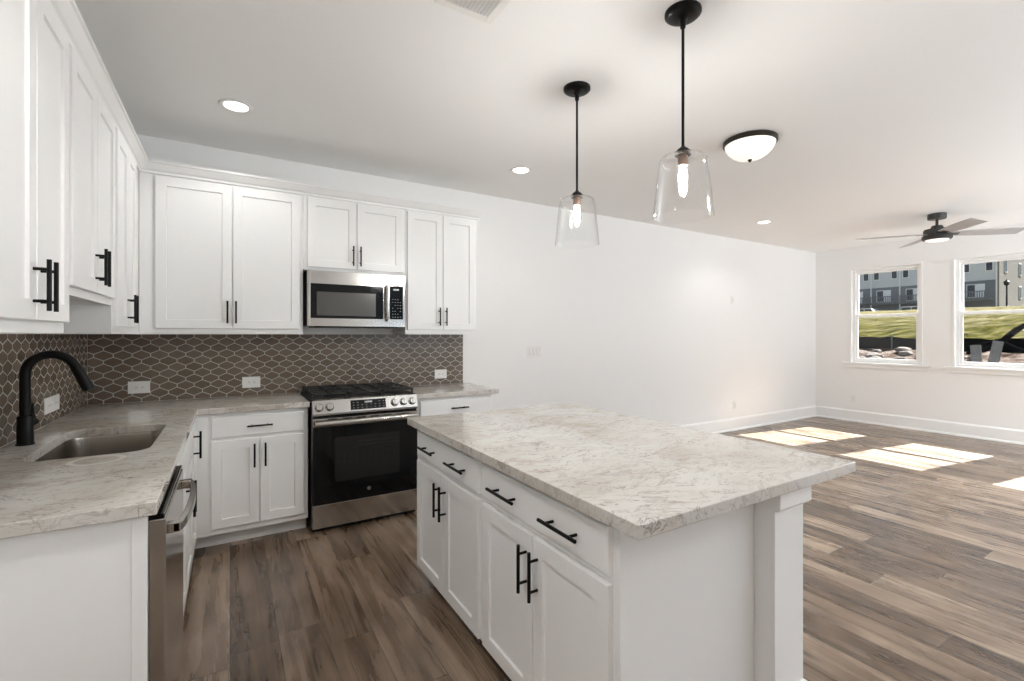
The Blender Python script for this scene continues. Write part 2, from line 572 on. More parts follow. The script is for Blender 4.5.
def window(n, y0, y1):
    r = struct(thing('window_%d' % n, 'x', 'x', (XR, 0, 0)))
    del r['label'], r['category']
    t = 0.038
    m = (WZ0 + WZ1) / 2 - 0.02
    def ring(name, mat, x0, x1, a, b, z0, z1, w, bev=0.003):
        return boxes_obj(name, mat, [(x0, x1, a, a + w, z0, z1), (x0, x1, b - w, b, z0, z1),
                                     (x0, x1, a + w, b - w, z0, z0 + w), (x0, x1, a + w, b - w, z1 - w, z1)], r, bevel=bev)
    ring('frame', TRIM, 0.045, 0.125, y0, y1, WZ0, WZ1, t)
    ring('sash', TRIM, 0.085, 0.115, y0 + t, y1 - t, m, WZ1 - t, 0.030)
    ring('sash', TRIM, 0.052, 0.082, y0 + t, y1 - t, WZ0 + t, m + 0.045, 0.032)
    box_obj('glass', PANE, (0.098, 0.101, y0 + t + 0.025, y1 - t - 0.025, m + 0.03, WZ1 - t - 0.03), r)
    box_obj('glass', PANE, (0.066, 0.069, y0 + t + 0.028, y1 - t - 0.028, WZ0 + t + 0.028, m + 0.01), r)
    c = 0.022
    boxes_obj('casing', TRIM, [(-0.010, -0.0005, y0 - c, y0, WZ0, WZ1 + c), (-0.010, -0.0005, y1, y1 + c, WZ0, WZ1 + c),
                               (-0.010, -0.0005, y0, y1, WZ1, WZ1 + c)], r, bevel=0.002)
    boxes_obj('sill', TRIM, [(-0.035, 0.045, y0 - 0.11, y1 + 0.11, WZ0 - 0.024, WZ0 - 0.0005)] if False else
              [(-0.038, -0.0005, y0 - 0.11, y1 + 0.11, WZ0 - 0.026, WZ0), (-0.0005, 0.045, y0 + 0.001, y1 - 0.001, WZ0 - 0.0, WZ0 + 0.004)], r, bevel=0.003)
    box_obj('apron', TRIM, (-0.016, -0.0005, y0 - 0.08, y1 + 0.08, WZ0 - 0.085, WZ0 - 0.027), r, bevel=0.003)
for i, (a, b) in enumerate(WIN):
    window(i + 1, a, b)

# ------------------------------------------------------------------ cabinet parts (local frame: x = width, front faces -y, z up)
def pull(parent, x, z, length, horizontal=False, y=-0.0):
    """black bar pull: round bar on two posts"""
    bm = bmesh.new()
    L = length / 2
    s = 0.034
    if horizontal:
        tube(bm, [(-L, -s, 0), (L, -s, 0)], 0.006, 12)
        for q in (-1, 1):
            tube(bm, [(q * L * 0.62, 0, 0), (q * L * 0.62, -s, 0)], 0.0048, 10)
    else:
        tube(bm, [(0, -s, -L), (0, -s, L)], 0.006, 12)
        for q in (-1, 1):
            tube(bm, [(0, 0, q * L * 0.62), (0, -s, q * L * 0.62)], 0.0048, 10)
    return finish(bm, 'handle', BLACK, parent, loc=(x, y, z), smooth=True)

def shaker(parent, x0, x1, z0, z1, fr=0.058, th=0.019, name='door'):
    """recessed-panel door; origin at its bottom-left, front plane at y = -th"""
    w, h = x1 - x0, z1 - z0
    bm = bmesh.new()
    def rect(d, y):
        return [bm.verts.new(p) for p in ((d, y, d), (w - d, y, d), (w - d, y, h - d), (d, y, h - d))]
    bk, s0 = rect(0, 0), rect(0, -th + 0.002)
    o1 = rect(0.002, -th)
    i1 = rect(fr, -th)
    i2 = rect(fr + 0.002, -th + 0.009)
    loops = [bk, s0, o1, i1, i2]
    for a, b in zip(loops, loops[1:]):
        for k in range(4):
            bm.faces.new((a[k], a[(k + 1) % 4], b[(k + 1) % 4], b[k]))
    bm.faces.new(i2)
    bm.faces.new(bk)
    return finish(bm, name, CAB, parent, loc=(x0, -0.0005, z0))

def drawer_front(parent, x0, x1, z0, z1, th=0.019, name='drawer'):
    w, h = x1 - x0, z1 - z0
    bm = bmesh.new()
    def rect(d, y):
        return [bm.verts.new(p) for p in ((d, y, d), (w - d, y, d), (w - d, y, h - d), (d, y, h - d))]
    loops = [rect(0, 0), rect(0, -th + 0.006), rect(0.002, -th + 0.002), rect(0.007, -th)]
    for a, b in zip(loops, loops[1:]):
        for k in range(4):
            bm.faces.new((a[k], a[(k + 1) % 4], b[(k + 1) % 4], b[k]))
    bm.faces.new(loops[-1])
    bm.faces.new(loops[0])
    return finish(bm, name, CAB, parent, loc=(x0, -0.0005, z0))

CT0, CT1 = 0.876, 0.914      # worktop underside / top
TK = 0.095                   # toe-kick height

def base_unit(name, label, loc, rotz, W, D, group, hollow=False, toe=True, cat='cabinet'):
    r = thing(name, label, cat, (loc[0], loc[1], loc[2] if len(loc) > 2 else 0), rotz, group)
    top = CT0 - 0.002
    if hollow:
        bl = [(0, 0.018, 0.0, D, TK, top), (W - 0.018, W, 0.0, D, TK, top), (0.018, W - 0.018, 0.0, D, TK, TK + 0.018),
              (0.018, W - 0.018, D - 0.012, D, TK + 0.018, top - 0.25), (0.018, W - 0.018, 0, 0.018, TK + 0.018, TK + 0.05),
              (0.018, W - 0.018, 0, 0.018, top - 0.035, top), (0.018, 0.04, 0, 0.018, TK + 0.05, top - 0.035), (W - 0.04, W - 0.018, 0, 0.018, TK + 0.05, top - 0.035)]
        boxes_obj('carcass', CAB, bl, r)
    else:
        box_obj('carcass', CAB, (0, W, 0, D, TK, top), r, bevel=0.0015)
    if toe:
        box_obj('toe_kick', CAB, (0.002, W - 0.002, 0.075, 0.093, 0.001, TK - 0.001), r)
        box_obj('plinth', CABIN, (0.01, W - 0.01, 0.094, D - 0.01, 0.001, TK - 0.001), r)
    return r

def wall_unit(name, label, loc, rotz, W, D, z0, z1, group):
    r = thing(name, label, 'cabinet', (loc[0], loc[1], 0), rotz, group)
    # carcass with a shallow recess underneath
    boxes_obj('carcass', CAB, [(0, W, 0, D, z0 + 0.02, z1), (0, W, 0, 0.019, z0, z0 + 0.02), (0, 0.016, 0.019, D, z0, z0 + 0.02), (W - 0.016, W, 0.019, D, z0, z0 + 0.02)], r)
    return r

def dooru(r, x0, x1, z0, z1, hx, hz, hl=0.155):
    """door with a vertical pull centred on hx, hz (unit frame)"""
    d = shaker(r, x0, x1, z0, z1)
    if hx is not None:
        pull(d, hx - x0, hz - z0, hl, y=-0.019)
    return d

def drawu(r, x0, x1, z0, z1, handles, hl=0.155, name='drawer'):
    d = drawer_front(r, x0, x1, z0, z1, name=name)
    for hx in handles:
        pull(d, hx - x0, (z1 - z0) / 2, hl, True, y=-0.019)
    return d

# ---- wall cabinets on the back wall (face frame plane y = 3.818)
FY = 3.818
UZ0, UZ1 = 1.386, 2.432
GU = 'white shaker wall cabinets'
u = wall_unit('wall_cabinet', 'large two-door white wall cabinet in the corner left of the microwave', (-0.502, FY), 0, 0.970, 0.312, UZ0, UZ1, GU)
dooru(u, 0.084, 0.5135, 1.424, 2.418, 0.486, 1.538)
dooru(u, 0.5185, 0.950, 1.424, 2.418, 0.537, 1.538)
u = wall_unit('wall_cabinet', 'short white wall cabinet directly above the stainless microwave', (0.4705, FY), 0, 0.786, 0.312, 1.872, UZ1, GU)
dooru(u, 0.028, 0.386, 1.896, 2.418, 0.357, 1.998)
dooru(u, 0.391, 0.762, 1.896, 2.418, 0.413, 1.998)
u = wall_unit('wall_cabinet', 'narrow two-door white wall cabinet right of the microwave, end of the run', (1.259, FY), 0, 0.668, 0.312, UZ0, UZ1, GU)
dooru(u, 0.014, 0.3285, 1.424, 2.418, 0.293, 1.538)
dooru(u, 0.3335, 0.644, 1.424, 2.418, 0.354, 1.538)
# ---- wall cabinets on the left wall (face frame plane x = -0.505, unit x runs along +y)
FX = -0.505
u = wall_unit('wall_cabinet', 'tall white wall cabinet nearest the viewer at the left edge', (FX, 1.552), pi / 2, 0.685, 0.309, UZ0, UZ1, GU)
dooru(u, 0.014, 0.3405, 1.424, 2.418, 0.311, 1.525, 0.15)
dooru(u, 0.3455, 0.666, 1.424, 2.418, 0.375, 1.525, 0.15)
u = wall_unit('wall_cabinet', 'shorter white wall cabinet raised above the sink', (FX, 2.2395), pi / 2, 0.772, 0.309, 1.527, UZ1, GU)
dooru(u, 0.020, 0.384, 1.560, 2.418, 0.352, 1.668)
dooru(u, 0.389, 0.752, 1.560, 2.418, 0.418, 1.668)
u = wall_unit('wall_cabinet', 'white wall cabinet tucked into the inside corner past the sink', (FX, 3.014), pi / 2, 1.112, 0.309, UZ0, UZ1, GU)
dooru(u, 0.034, 0.3235, 1.424, 2.418, 0.294, 1.525)
dooru(u, 0.3285, 0.586, 1.424, 2.418, 0.362, 1.525)

# ---- crown moulding along both runs
def crown():
    prof = [(-0.010, 2.4335), (0.010, 2.4335), (0.013, 2.447), (0.024, 2.456), (0.040, 2.478), (0.048, 2.490), (0.055, 2.493), (0.055, 2.508), (-0.010, 2.508)]
    path = [(FX, 1.552), (FX, FY), (1.928, FY), (1.928, YB - 0.004)]
    bm = bmesh.new()
    rings = []
    for i, (x, y) in enumerate(path):
        def nrm(a, b):
            d = Vector((b[0] - a[0], b[1] - a[1])).normalized()
            return Vector((d.y, -d.x))
        if i == 0:
            n = nrm(path[0], path[1])
        elif i == len(path) - 1:
            n = nrm(path[-2], path[-1])
        else:
            a, b = nrm(path[i - 1], path[i]), nrm(path[i], path[i + 1])
            n = (a + b) / (1 + a.dot(b))
        rings.append([bm.verts.new((x + n.x * d, y + n.y * d, z)) for d, z in prof])
    k = len(prof)
    for r, s in zip(rings, rings[1:]):
        for j in range(k):
            bm.faces.new((r[j], r[(j + 1) % k], s[(j + 1) % k], s[j]))
    bm.faces.new(rings[0])
    bm.faces.new(rings[-1])
    return finish(bm, 'crown_molding', CAB)
tag(crown(), 'white crown moulding capping the wall cabinets around the corner', 'moulding')

# ---- base cabinets, back wall
GB = 'white shaker base cabinets along the walls'
BY = 3.554
u = base_unit('base_cabinet', 'white base cabinet left of the range with one drawer over two doors', (-0.196, BY), 0, 0.664, 0.57, GB)
drawu(u, 0.092, 0.637, 0.716, 0.850, [0.366], 0.15)
dooru(u, 0.092, 0.3625, 0.135, 0.696, 0.334, 0.588)
dooru(u, 0.3675, 0.637, 0.135, 0.696, 0.398, 0.588)
u = base_unit('base_cabinet', 'white base cabinet right of the range, mostly hidden behind the island', (1.258, BY), 0, 0.690, 0.57, GB)
drawu(u, 0.030, 0.662, 0.716, 0.850, [0.360], 0.155)
dooru(u, 0.030, 0.3435, 0.135, 0.696, 0.315, 0.588)
dooru(u, 0.3485, 0.662, 0.135, 0.696, 0.377, 0.588)
# ---- base cabinets, left wall (frame plane x = -0.199)
BX = -0.199
e = thing('end_panel', 'plain white end panel closing the left counter beside the dishwasher', 'panel', (0, 0, 0))
box_obj('panel', CAB, (-0.806, -0.235, 1.660, 1.678, 0.001, CT0 - 0.002), e, bevel=0.001)
box_obj('stile', CAB, (-0.2345, -0.200, 1.655, 1.678, 0.001, CT0 - 0.002), e, bevel=0.0015)
u = base_unit('base_cabinet', 'white sink base cabinet between the dishwasher and the corner', (BX, 2.281), pi / 2, 0.892, 0.605, GB, hollow=True)
drawu(u, 0.015, 0.877, 0.716, 0.850, [], name='false_front')
dooru(u, 0.015, 0.4435, 0.115, 0.696, 0.412, 0.590)
dooru(u, 0.4485, 0.877, 0.115, 0.696, 0.480, 0.590)
u = base_unit('base_cabinet', 'blind corner white base cabinet beyond the sink, one tall door', (BX, 3.175), pi / 2, 0.945, 0.605, GB)
dooru(u, 0.012, 0.318, 0.115, 0.862, 0.046, 0.750)

# ------------------------------------------------------------------ worktops
def worktop(name, label, outer, holes=()):
    bm = bmesh.new()
    slab(bm, outer, CT0, CT1, holes)
    return tag(finish(bm, name, QUARTZ, bevel=0.003), label, 'countertop')
SX0, SX1, SY0, SY1 = -0.668, -0.284, 2.382, 3.066
sink_hole = rrect(SX0, SX1, SY0, SY1, 0.075)
worktop('countertop', 'L-shaped veined quartz countertop with the sink cut into it',
        [(-0.814, 1.634), (-0.1756, 1.634), (-0.1756, 3.517), (0.4765, 3.517), (0.4765, 4.127), (-0.814, 4.127)], [sink_hole])
worktop('countertop', 'short veined quartz countertop right of the range',
        [(1.2525, 3.517), (1.9925, 3.517), (1.9925, 4.127), (1.2525, 4.127)])
worktop('island_countertop', 'large pale quartz top covering the kitchen island',
        [(0.8545, 0.8173), (1.9745, 0.8173), (1.9745, 2.5593), (0.8545, 2.5593)])

# ------------------------------------------------------------------ sink and faucet
def sink():
    r = thing('kitchen_sink', 'undermount stainless steel sink bowl in the left counter', 'sink', (0, 0, 0))
    bm = bmesh.new()
    def loop(g, rad, z):
        return [bm.verts.new((x, y, z)) for x, y in rrect(SX0 - g, SX1 + g, SY0 - g, SY1 + g, rad)]
    L = [loop(0.016, 0.085, CT0 - 0.001), loop(0.004, 0.078, CT0 - 0.001), loop(0.002, 0.076, CT0 - 0.012), loop(-0.004, 0.07, CT0 - 0.14),
         loop(-0.012, 0.066, CT0 - 0.185), loop(-0.035, 0.055, CT0 - 0.203), loop(-0.12, 0.03, CT0 - 0.208)]
    Lo = [loop(-0.12, 0.03, CT0 - 0.211), loop(-0.034, 0.055, CT0 - 0.206), loop(-0.009, 0.066, CT0 - 0.187), loop(-0.001, 0.07, CT0 - 0.14), loop(0.005, 0.078, CT0 - 0.012), loop(0.016, 0.085, CT0 - 0.004)]
    allr = L + Lo
    n = len(L[0])
    for a, b in list(zip(L, L[1:])) + list(zip(Lo, Lo[1:])) + [(Lo[-1], L[0])]:
        for k in range(n):
            bm.faces.new((a[k], a[(k + 1) % n], b[(k + 1) % n], b[k]))
    bm.faces.new(L[-1])
    bm.faces.new(Lo[0])
    finish(bm, 'basin', SINKST, r, smooth=True)
    cx, cy = (SX0 + SX1) / 2 - 0.03, (SY0 + SY1) / 2
    lathe_obj('drain', STEEL, [(0.0, 0.001), (0.03, 0.001), (0.034, 0.006), (0.044, 0.006), (0.046, 0.001), (0.046, 0.0)], r, n=28, loc=(cx, cy, CT0 - 0.208))
sink()

def faucet():
    x, y = -0.745, 2.765
    r = thing('kitchen_faucet', 'matte black gooseneck pull-down faucet behind the sink', 'faucet', (x, y, CT1))
    lathe_obj('base', BLACK, [(0.030, 0.0005), (0.030, 0.006), (0.0265, 0.008), (0.0265, 0.118), (0.024, 0.123), (0.016, 0.125)], r, n=32)
    R = 0.082
    pts = [(0, 0, 0.122), (0, 0, 0.20), (0, 0, 0.300)]
    for k in range(1, 20):
        a = pi * k / 20 * 0.94
        pts.append((R - R * cos(a), 0, 0.300 + R * sin(a)))
    ex, ez = pts[-1][0], pts[-1][2]
    d = (Vector(pts[-1]) - Vector(pts[-2])).normalized()
    tube_obj('neck', BLACK, pts, [0.0185] * len(pts), r, n=20)
    p0 = Vector(pts[-1]) - d * 0.004
    hp = [p0, p0 + d * 0.012, p0 + d * 0.03, p0 + d * 0.085, p0 + d * 0.118, p0 + d * 0.120]
    tube_obj('spray_head', BLACK, hp, [0.0185, 0.020, 0.0205, 0.0225, 0.0235, 0.020], r, n=20)
    bm = bmesh.new()
    tube(bm, [(0, 0, 0), (0.010, 0.034, 0)], [0.012, 0.012], 14)
    tube(bm, [(0.009, 0.030, 0), (0.016, 0.052, 0.002)], [0.0145, 0.0145], 14)
    tube(bm, [(0.012, 0.040, 0.004), (0.010, 0.044, 0.04), (0.008, 0.046, 0.085)], [0.0065, 0.006, 0.005], 10)
    finish(bm, 'lever', BLACK, r, loc=(0, 0.012, 0.085), smooth=True)
faucet()

# ------------------------------------------------------------------ tile backsplash (stretched hexagon tiles set in grout)
def backsplash(name, label, L, z0, z1, loc, rotz, phase):
    r = thing(name, label, 'backsplash', loc, rotz)
    box_obj('grout', GROUT, (0, L, -0.0069, -0.0005, z0, z1), r)
    bm = bmesh.new()
    W, s, a = 0.1015, 0.0200, 0.0247
    pitch = s + a
    g = 0.0027
    rows = int((z1 - z0) / pitch) + 3
    rnd = random.Random(5)
    for j in range(-1, rows):
        for i in range(-1, int(L / W) + 2):
            cx = i * W + (W / 2 if j % 2 else 0) + phase
            cz = z0 + j * pitch + 0.012
            hw, hs = W / 2 - g, s / 2 - g * 0.3
            ht = s / 2 + a - g * 1.25
            poly = [(cx, cz - ht), (cx + hw, cz - hs), (cx + hw, cz + hs), (cx, cz + ht), (cx - hw, cz + hs), (cx - hw, cz - hs)]
            def clip(p, f, ins):
                out = []
                for q in range(len(p)):
                    A, B = p[q], p[(q + 1) % len(p)]
                    if ins(A):
                        out.append(A)
                    if ins(A) != ins(B):
                        t = f(A, B)
                        out.append((A[0] + t * (B[0] - A[0]), A[1] + t * (B[1] - A[1])))
                return out
            for axis, lim, sg in ((0, 0.0005, 1), (0, L - 0.0005, -1), (1, z0 + 0.0005, 1), (1, z1 - 0.0005, -1)):
                if poly:
                    poly = clip(poly, lambda A, B: (lim - A[axis]) / (B[axis] - A[axis]), lambda A: (A[axis] - lim) * sg >= 0)
            if len(poly) < 3:
                continue
            mx = sum(p[0] for p in poly) / len(poly)
            mz = sum(p[1] for p in poly) / len(poly)
            mi = rnd.choice((0, 0, 1, 2))
            k = len(poly)
            lo = [bm.verts.new((p[0], -0.004, p[1])) for p in poly]
            md = [bm.verts.new((p[0], -0.0071, p[1])) for p in poly]
            hi = []
            for p in poly:
                d = Vector((mx - p[0], mz - p[1]))
                d = d.normalized() * min(0.0010, d.length * 0.3)
                hi.append(bm.verts.new((p[0] + d.x, -0.0075, p[1] + d.y)))
            for A, B in ((lo, md), (md, hi)):
                for q in range(k):
                    bm.faces.new((A[q], A[(q + 1) % k], B[(q + 1) % k], B[q])).material_index = mi
            bm.faces.new(hi).material_index = mi
    finish(bm, 'tiles', [T1, T2, T3], r)
backsplash('tile_backsplash', 'taupe elongated-hexagon tile backsplash behind the range', 1.936 - (-0.814), CT1 + 0.0005, UZ0 - 0.001, (-0.814, YB, 0), 0, 0.03)
backsplash('tile_backsplash', 'taupe hexagon tile backsplash on the side wall behind the faucet', 4.128 - 1.56, CT1 + 0.0005, UZ0 - 0.001, (XL, 1.56, 0), pi / 2, 0.0)

# ------------------------------------------------------------------ outlets and switches
def duplex(parent, cx, cz, rot):
    """one receptacle insert with its slots"""
    o = box_obj('receptacle', WHITEPL, (-0.033, 0.033, -0.0085, -0.0062, -0.0165, 0.0165), parent, bevel=0.001)
    bm = bmesh.new()
    for q in (-0.017, 0.017):
        for d in (-0.0045, 0.0045):
            abox(bm, q - 0.004, q + 0.004, -0.0091, -0.0084, d - 0.0011, d + 0.0011)
        lathe(bm, [(0.0025, 0.0084), (0.0025, 0.0091)], 10, 'y', off=(q + 0.0085, 0, 0))
    finish(bm, 'slots', SLOT, o)
    o.location = (cx, 0, cz)
    o.rotation_euler = (0, rot, 0)
    return o

def outlet(label, loc, rotz, horizontal=True, cat='outlet', group='white wall outlets', double=False):
    r = thing('wall_outlet', label, cat, loc, rotz, group)
    w, h = (0.122, 0.084) if horizontal else (0.074, 0.118)
    if double:
        w = 0.235
    box_obj('cover_plate', WHITEPL, (-w / 2, w / 2, -0.006, 0.0, -h / 2, h / 2), r, bevel=0.002)
    for q in ((-0.056, 0.056) if double else (0,)):
        duplex(r, q, 0, 0 if horizontal else pi / 2)
    return r
TY = YB - 0.0082
outlet('white outlet on the tile left of the range, in the corner above the counter', (-0.543, TY, 1.016), 0)
outlet('white outlet on the tile just left of the range', (0.140, TY, 1.016), 0)
outlet('white outlet on the tile right of the range', (1.703, TY, 1.012), 0)
outlet('wide double white outlet on the side wall tile beside the faucet', (XL + 0.0082, 3.393, 1.013), pi / 2, double=True)
outlet('white outlet low on the window wall below the first window', (XR - 0.0005, 3.575, 0.372), -pi / 2, False)
outlet('white outlet low on the long bare wall near the far corner', (6.27, YB - 0.0005, 0.365), 0, False)
r = thing('blank_wall_plate', 'small white plate high on the long bare wall', 'wall plate', (6.22, YB - 0.0005, 1.885), 0)
box_obj('cover_plate', WHITEPL, (-0.037, 0.037, -0.006, 0, -0.058, 0.058), r, bevel=0.002)
tube_obj('jack', SLOT, [(0, -0.0055, 0), (0, -0.008, 0)], 0.006, r, n=12)
r = thing('light_switch', 'white triple rocker switch plate on the bare wall right of the cabinets', 'switch', (2.772, YB - 0.0005, 1.204), 0)
box_obj('cover_plate', WHITEPL, (-0.083, 0.083, -0.006, 0, -0.06, 0.06), r, bevel=0.002)
for q in (-1, 0, 1):
    bm = bmesh.new()
    v = [bm.verts.new(p) for p in ((-0.0165, -0.006, -0.033), (0.0165, -0.006, -0.033), (0.0165, -0.006, 0.033), (-0.0165, -0.006, 0.033),
                                   (-0.0155, -0.0105, -0.032), (0.0155, -0.0105, -0.032), (0.0155, -0.0075, 0.032), (-0.0155, -0.0075, 0.032))]
    for f in ((0, 1, 2, 3), (4, 5, 6, 7), (0, 1, 5, 4), (1, 2, 6, 5), (2, 3, 7, 6), (3, 0, 4, 7)):
        bm.faces.new([v[i] for i in f])
    rk = finish(bm, 'rocker', WHITEPL, r, loc=(q * 0.046, 0, 0))
    boxes_obj('rocker_gap', SLOT, [(-0.0175, -0.0168, -0.0066, -0.0061, -0.034, 0.034), (0.0168, 0.0175, -0.0066, -0.0061, -0.034, 0.034),
                                   (-0.0175, 0.0175, -0.0066, -0.0061, -0.0348, -0.0341)], rk)

# ------------------------------------------------------------------ emblem (small round badge with a looping mark)
def emblem(parent, x, y, z, rad, mat):
    bm = bmesh.new()
    n = 24
    tube(bm, [(rad * cos(2 * pi * k / n), -0.0006, rad * sin(2 * pi * k / n)) for k in range(n + 1)], rad * 0.12, 6)
    tube(bm, [(-rad * .5 + rad * .3 * cos(a), -0.0006, rad * .1 + rad * .35 * sin(a)) for a in [k * 0.5 for k in range(12)]], rad * 0.09, 6)
    tube(bm, [(rad * .05, -0.0006, -rad * .5), (rad * .2, -0.0006, rad * .4), (rad * .5, -0.0006, rad * .3), (rad * .2, -0.0006, 0), (rad * .5, -0.0006, -rad * .4)], rad * 0.09, 6)
    return finish(bm, 'emblem', mat, parent, loc=(x, y, z))

# ------------------------------------------------------------------ range
def gas_range():
    W = 0.757
    r = thing('gas_range', 'stainless slide-in gas range with black oven door and iron grates', 'stove', (0.4855, 3.482, 0))
    box_obj('body', STEEL, (0, W, 0.022, 0.62, 0.030, 0.905), r, bevel=0.002)
    box_obj('side_gap_trim', BLACK, (0.004, W - 0.004, 0.03, 0.60, 0.004, 0.029), r)
    # sloped control panel
    bm = bmesh.new()
    prof = [(0.022, 0.815), (-0.012, 0.815), (-0.012, 0.830), (0.012, 0.920), (0.050, 0.924), (0.050, 0.815)]
    a = [bm.verts.new((0, y, z)) for y, z in prof]
    b = [bm.verts.new((W, y, z)) for y, z in prof]
    k = len(prof)
    for i in range(k):
        bm.faces.new((a[i], a[(i + 1) % k], b[(i + 1) % k], b[i]))
    bm.faces.new(a)
    bm.faces.new(b)
    cp = finish(bm, 'control_panel', STEEL, r, bevel=0.002)
    ang = math.atan2(0.024, 0.090)
    def on_panel(o, x, t):
        o.location = (x, -0.012 + 0.024 * t - 0.001, 0.830 + 0.090 * t)
        o.rotation_euler = (-ang, 0, 0)
    d = box_obj('display', GLOSSBLK, (-0.127, 0.127, -0.0015, 0.001, -0.036, 0.034), r, bevel=0.001)
    on_panel(d, 0.385, 0.5)
    for i in range(8):
        for j in range(3):
            if abs(i - 3.5) < 1.6 and j == 2:
                continue
            box_obj('key_mark', KEYMARK, (-0.112 + i * 0.031, -0.102 + i * 0.031, -0.0021, -0.0016, -0.024 + j * 0.019, -0.020 + j * 0.019), d)
    box_obj('clock_readout', KEYS, (-0.028, 0.026, -0.0021, -0.0016, 0.010, 0.022), d)
    for x in (0.045, 0.115, 0.578, 0.648, 0.716):
        bm = bmesh.new()
        lathe(bm, [(0.027, 0.0), (0.027, 0.004), (0.0235, 0.006), (0.0215, 0.026), (0.0195, 0.028)], 28, 'y')
        abox(bm, -0.0045, 0.0045, -0.034, -0.027, -0.019, 0.019)
        kb = finish(bm, 'knob', STEEL, r, smooth=True)
        on_panel(kb, x, 0.47)
        rg = bmesh.new()
        lathe(rg, [(0.029, -0.001), (0.029, 0.0012), (0.0272, 0.0012), (0.0272, -0.001)], 28, 'y')
        finish(rg, 'knob_ring', BLACK, kb)
    # vent slot under the panel
    box_obj('vent_strip', BLACK, (0.006, W - 0.006, 0.0, 0.021, 0.800, 0.813), r)
    # oven door
    dr = thing('oven_door', 'x', 'x', (0, 0, 0))
    del dr['label'], dr['category']
    bpy.data.objects.remove(dr)
    dr = box_obj('oven_door', GLOSSBLK, (0.002, W - 0.002, -0.018, 0.020, 0.200, 0.798), r, bevel=0.003)
    box_obj('door_top_rail', STEEL, (0.002, W - 0.002, -0.0205, -0.0182, 0.742, 0.797), dr, bevel=0.001)
    bm = bmesh.new()
    v = [bm.verts.new((x, -0.0188, z)) for x, z in rrect(0.145, 0.612, 0.345, 0.655, 0.012, 4)]
    w = [bm.verts.new((x, -0.0181, z)) for x, z in rrect(0.145, 0.612, 0.345, 0.655, 0.012, 4)]
    bm.faces.new(v)
    for i in range(len(v)):
        bm.faces.new((v[i], v[(i + 1) % len(v)], w[(i + 1) % len(v)], w[i]))
    wn = finish(bm, 'oven_window', OVENWIN, dr)
    bm = bmesh.new()
    for zz in (0.585, 0.612):
        tube(bm, [(0.30, -0.0192, zz), (0.595, -0.0192, zz)], 0.0012, 6)
    for i in range(10):
        tube(bm, [(0.165 + 0.045 * i, -0.0192, 0.46), (0.165 + 0.045 * i, -0.0192, 0.54)], 0.0006, 6)
    finish(bm, 'rack_lines', BRONZE, wn)
    emblem(dr, 0.385, -0.0185, 0.262, 0.011, KEYMARK)
    # broad bar handle with slotted gaps behind
    bm = bmesh.new()
    hb = [(0.010 * cos(a), 0.019 * sin(a)) for a in [2 * pi * q / 16 for q in range(16)]]
    ra = [bm.verts.new((0.012, -0.056 + y, 0.763 + z)) for y, z in hb]
    rb = [bm.verts.new((W - 0.012, -0.056 + y, 0.763 + z)) for y, z in hb]
    for q in range(16):
        bm.faces.new((ra[q], ra[(q + 1) % 16], rb[(q + 1) % 16], rb[q]))
    bm.faces.new(ra)
    bm.faces.new(rb)
    for x in (0.03, W - 0.03):
        tube(bm, [(x, -0.0205, 0.763), (x, -0.056, 0.763)], 0.009, 12)
    finish(bm, 'handle', STEEL, dr, smooth=True)
    for i in range(6):
        box_obj('vent_slot', BLACK, (0.10 + i * 0.098, 0.165 + i * 0.098, -0.0212, -0.0204, 0.785, 0.791), dr)
    # warming drawer
    box_obj('lower_drawer', STEEL, (0.002, W - 0.002, -0.016, 0.020, 0.034, 0.195), r, bevel=0.003)
    # cooktop, burners, grates
    box_obj('cooktop', IRON, (-0.012 + 0.0125, W - 0.0005, 0.052, 0.635, 0.906, 0.926), r, bevel=0.003)
    for x, y in ((0.15, 0.19), (0.15, 0.46), (0.378, 0.325), (0.607, 0.19), (0.607, 0.46)):
        lathe_obj('burner', IRON, [(0.050, 0.0), (0.050, 0.008), (0.038, 0.012), (0.038, 0.020), (0.030, 0.023), (0.0, 0.023)], r, n=24, loc=(x, y, 0.926))
    for gx0, gx1 in ((0.012, 0.250), (0.256, 0.501), (0.507, 0.745)):
        bm = bmesh.new()
        y0, y1 = 0.066, 0.622
        zt0, zt1 = 0.951, 0.965
        b = 0.013
        for yy in (y0, y1 - b, (y0 + y1) / 2 - b / 2):
            abox(bm, gx0, gx1, yy, yy + b, zt0, zt1)
        for xx in (gx0, gx1 - b, (gx0 + gx1) / 2 - b / 2):
            abox(bm, xx, xx + b, y0, y1, zt0, zt1)
        for yy in (y0 + 0.13, y1 - 0.14):
            abox(bm, gx0, gx1, yy, yy + b * 0.8, zt0 + 0.002, zt1)
        for xx in (gx0, gx1 - b):
            for yy in (y0, y1 - b):
                abox(bm, xx, xx + b, yy, yy + b, 0.9265, zt0)
        finish(bm, 'grate', IRON, r, bevel=0.002)
gas_range()

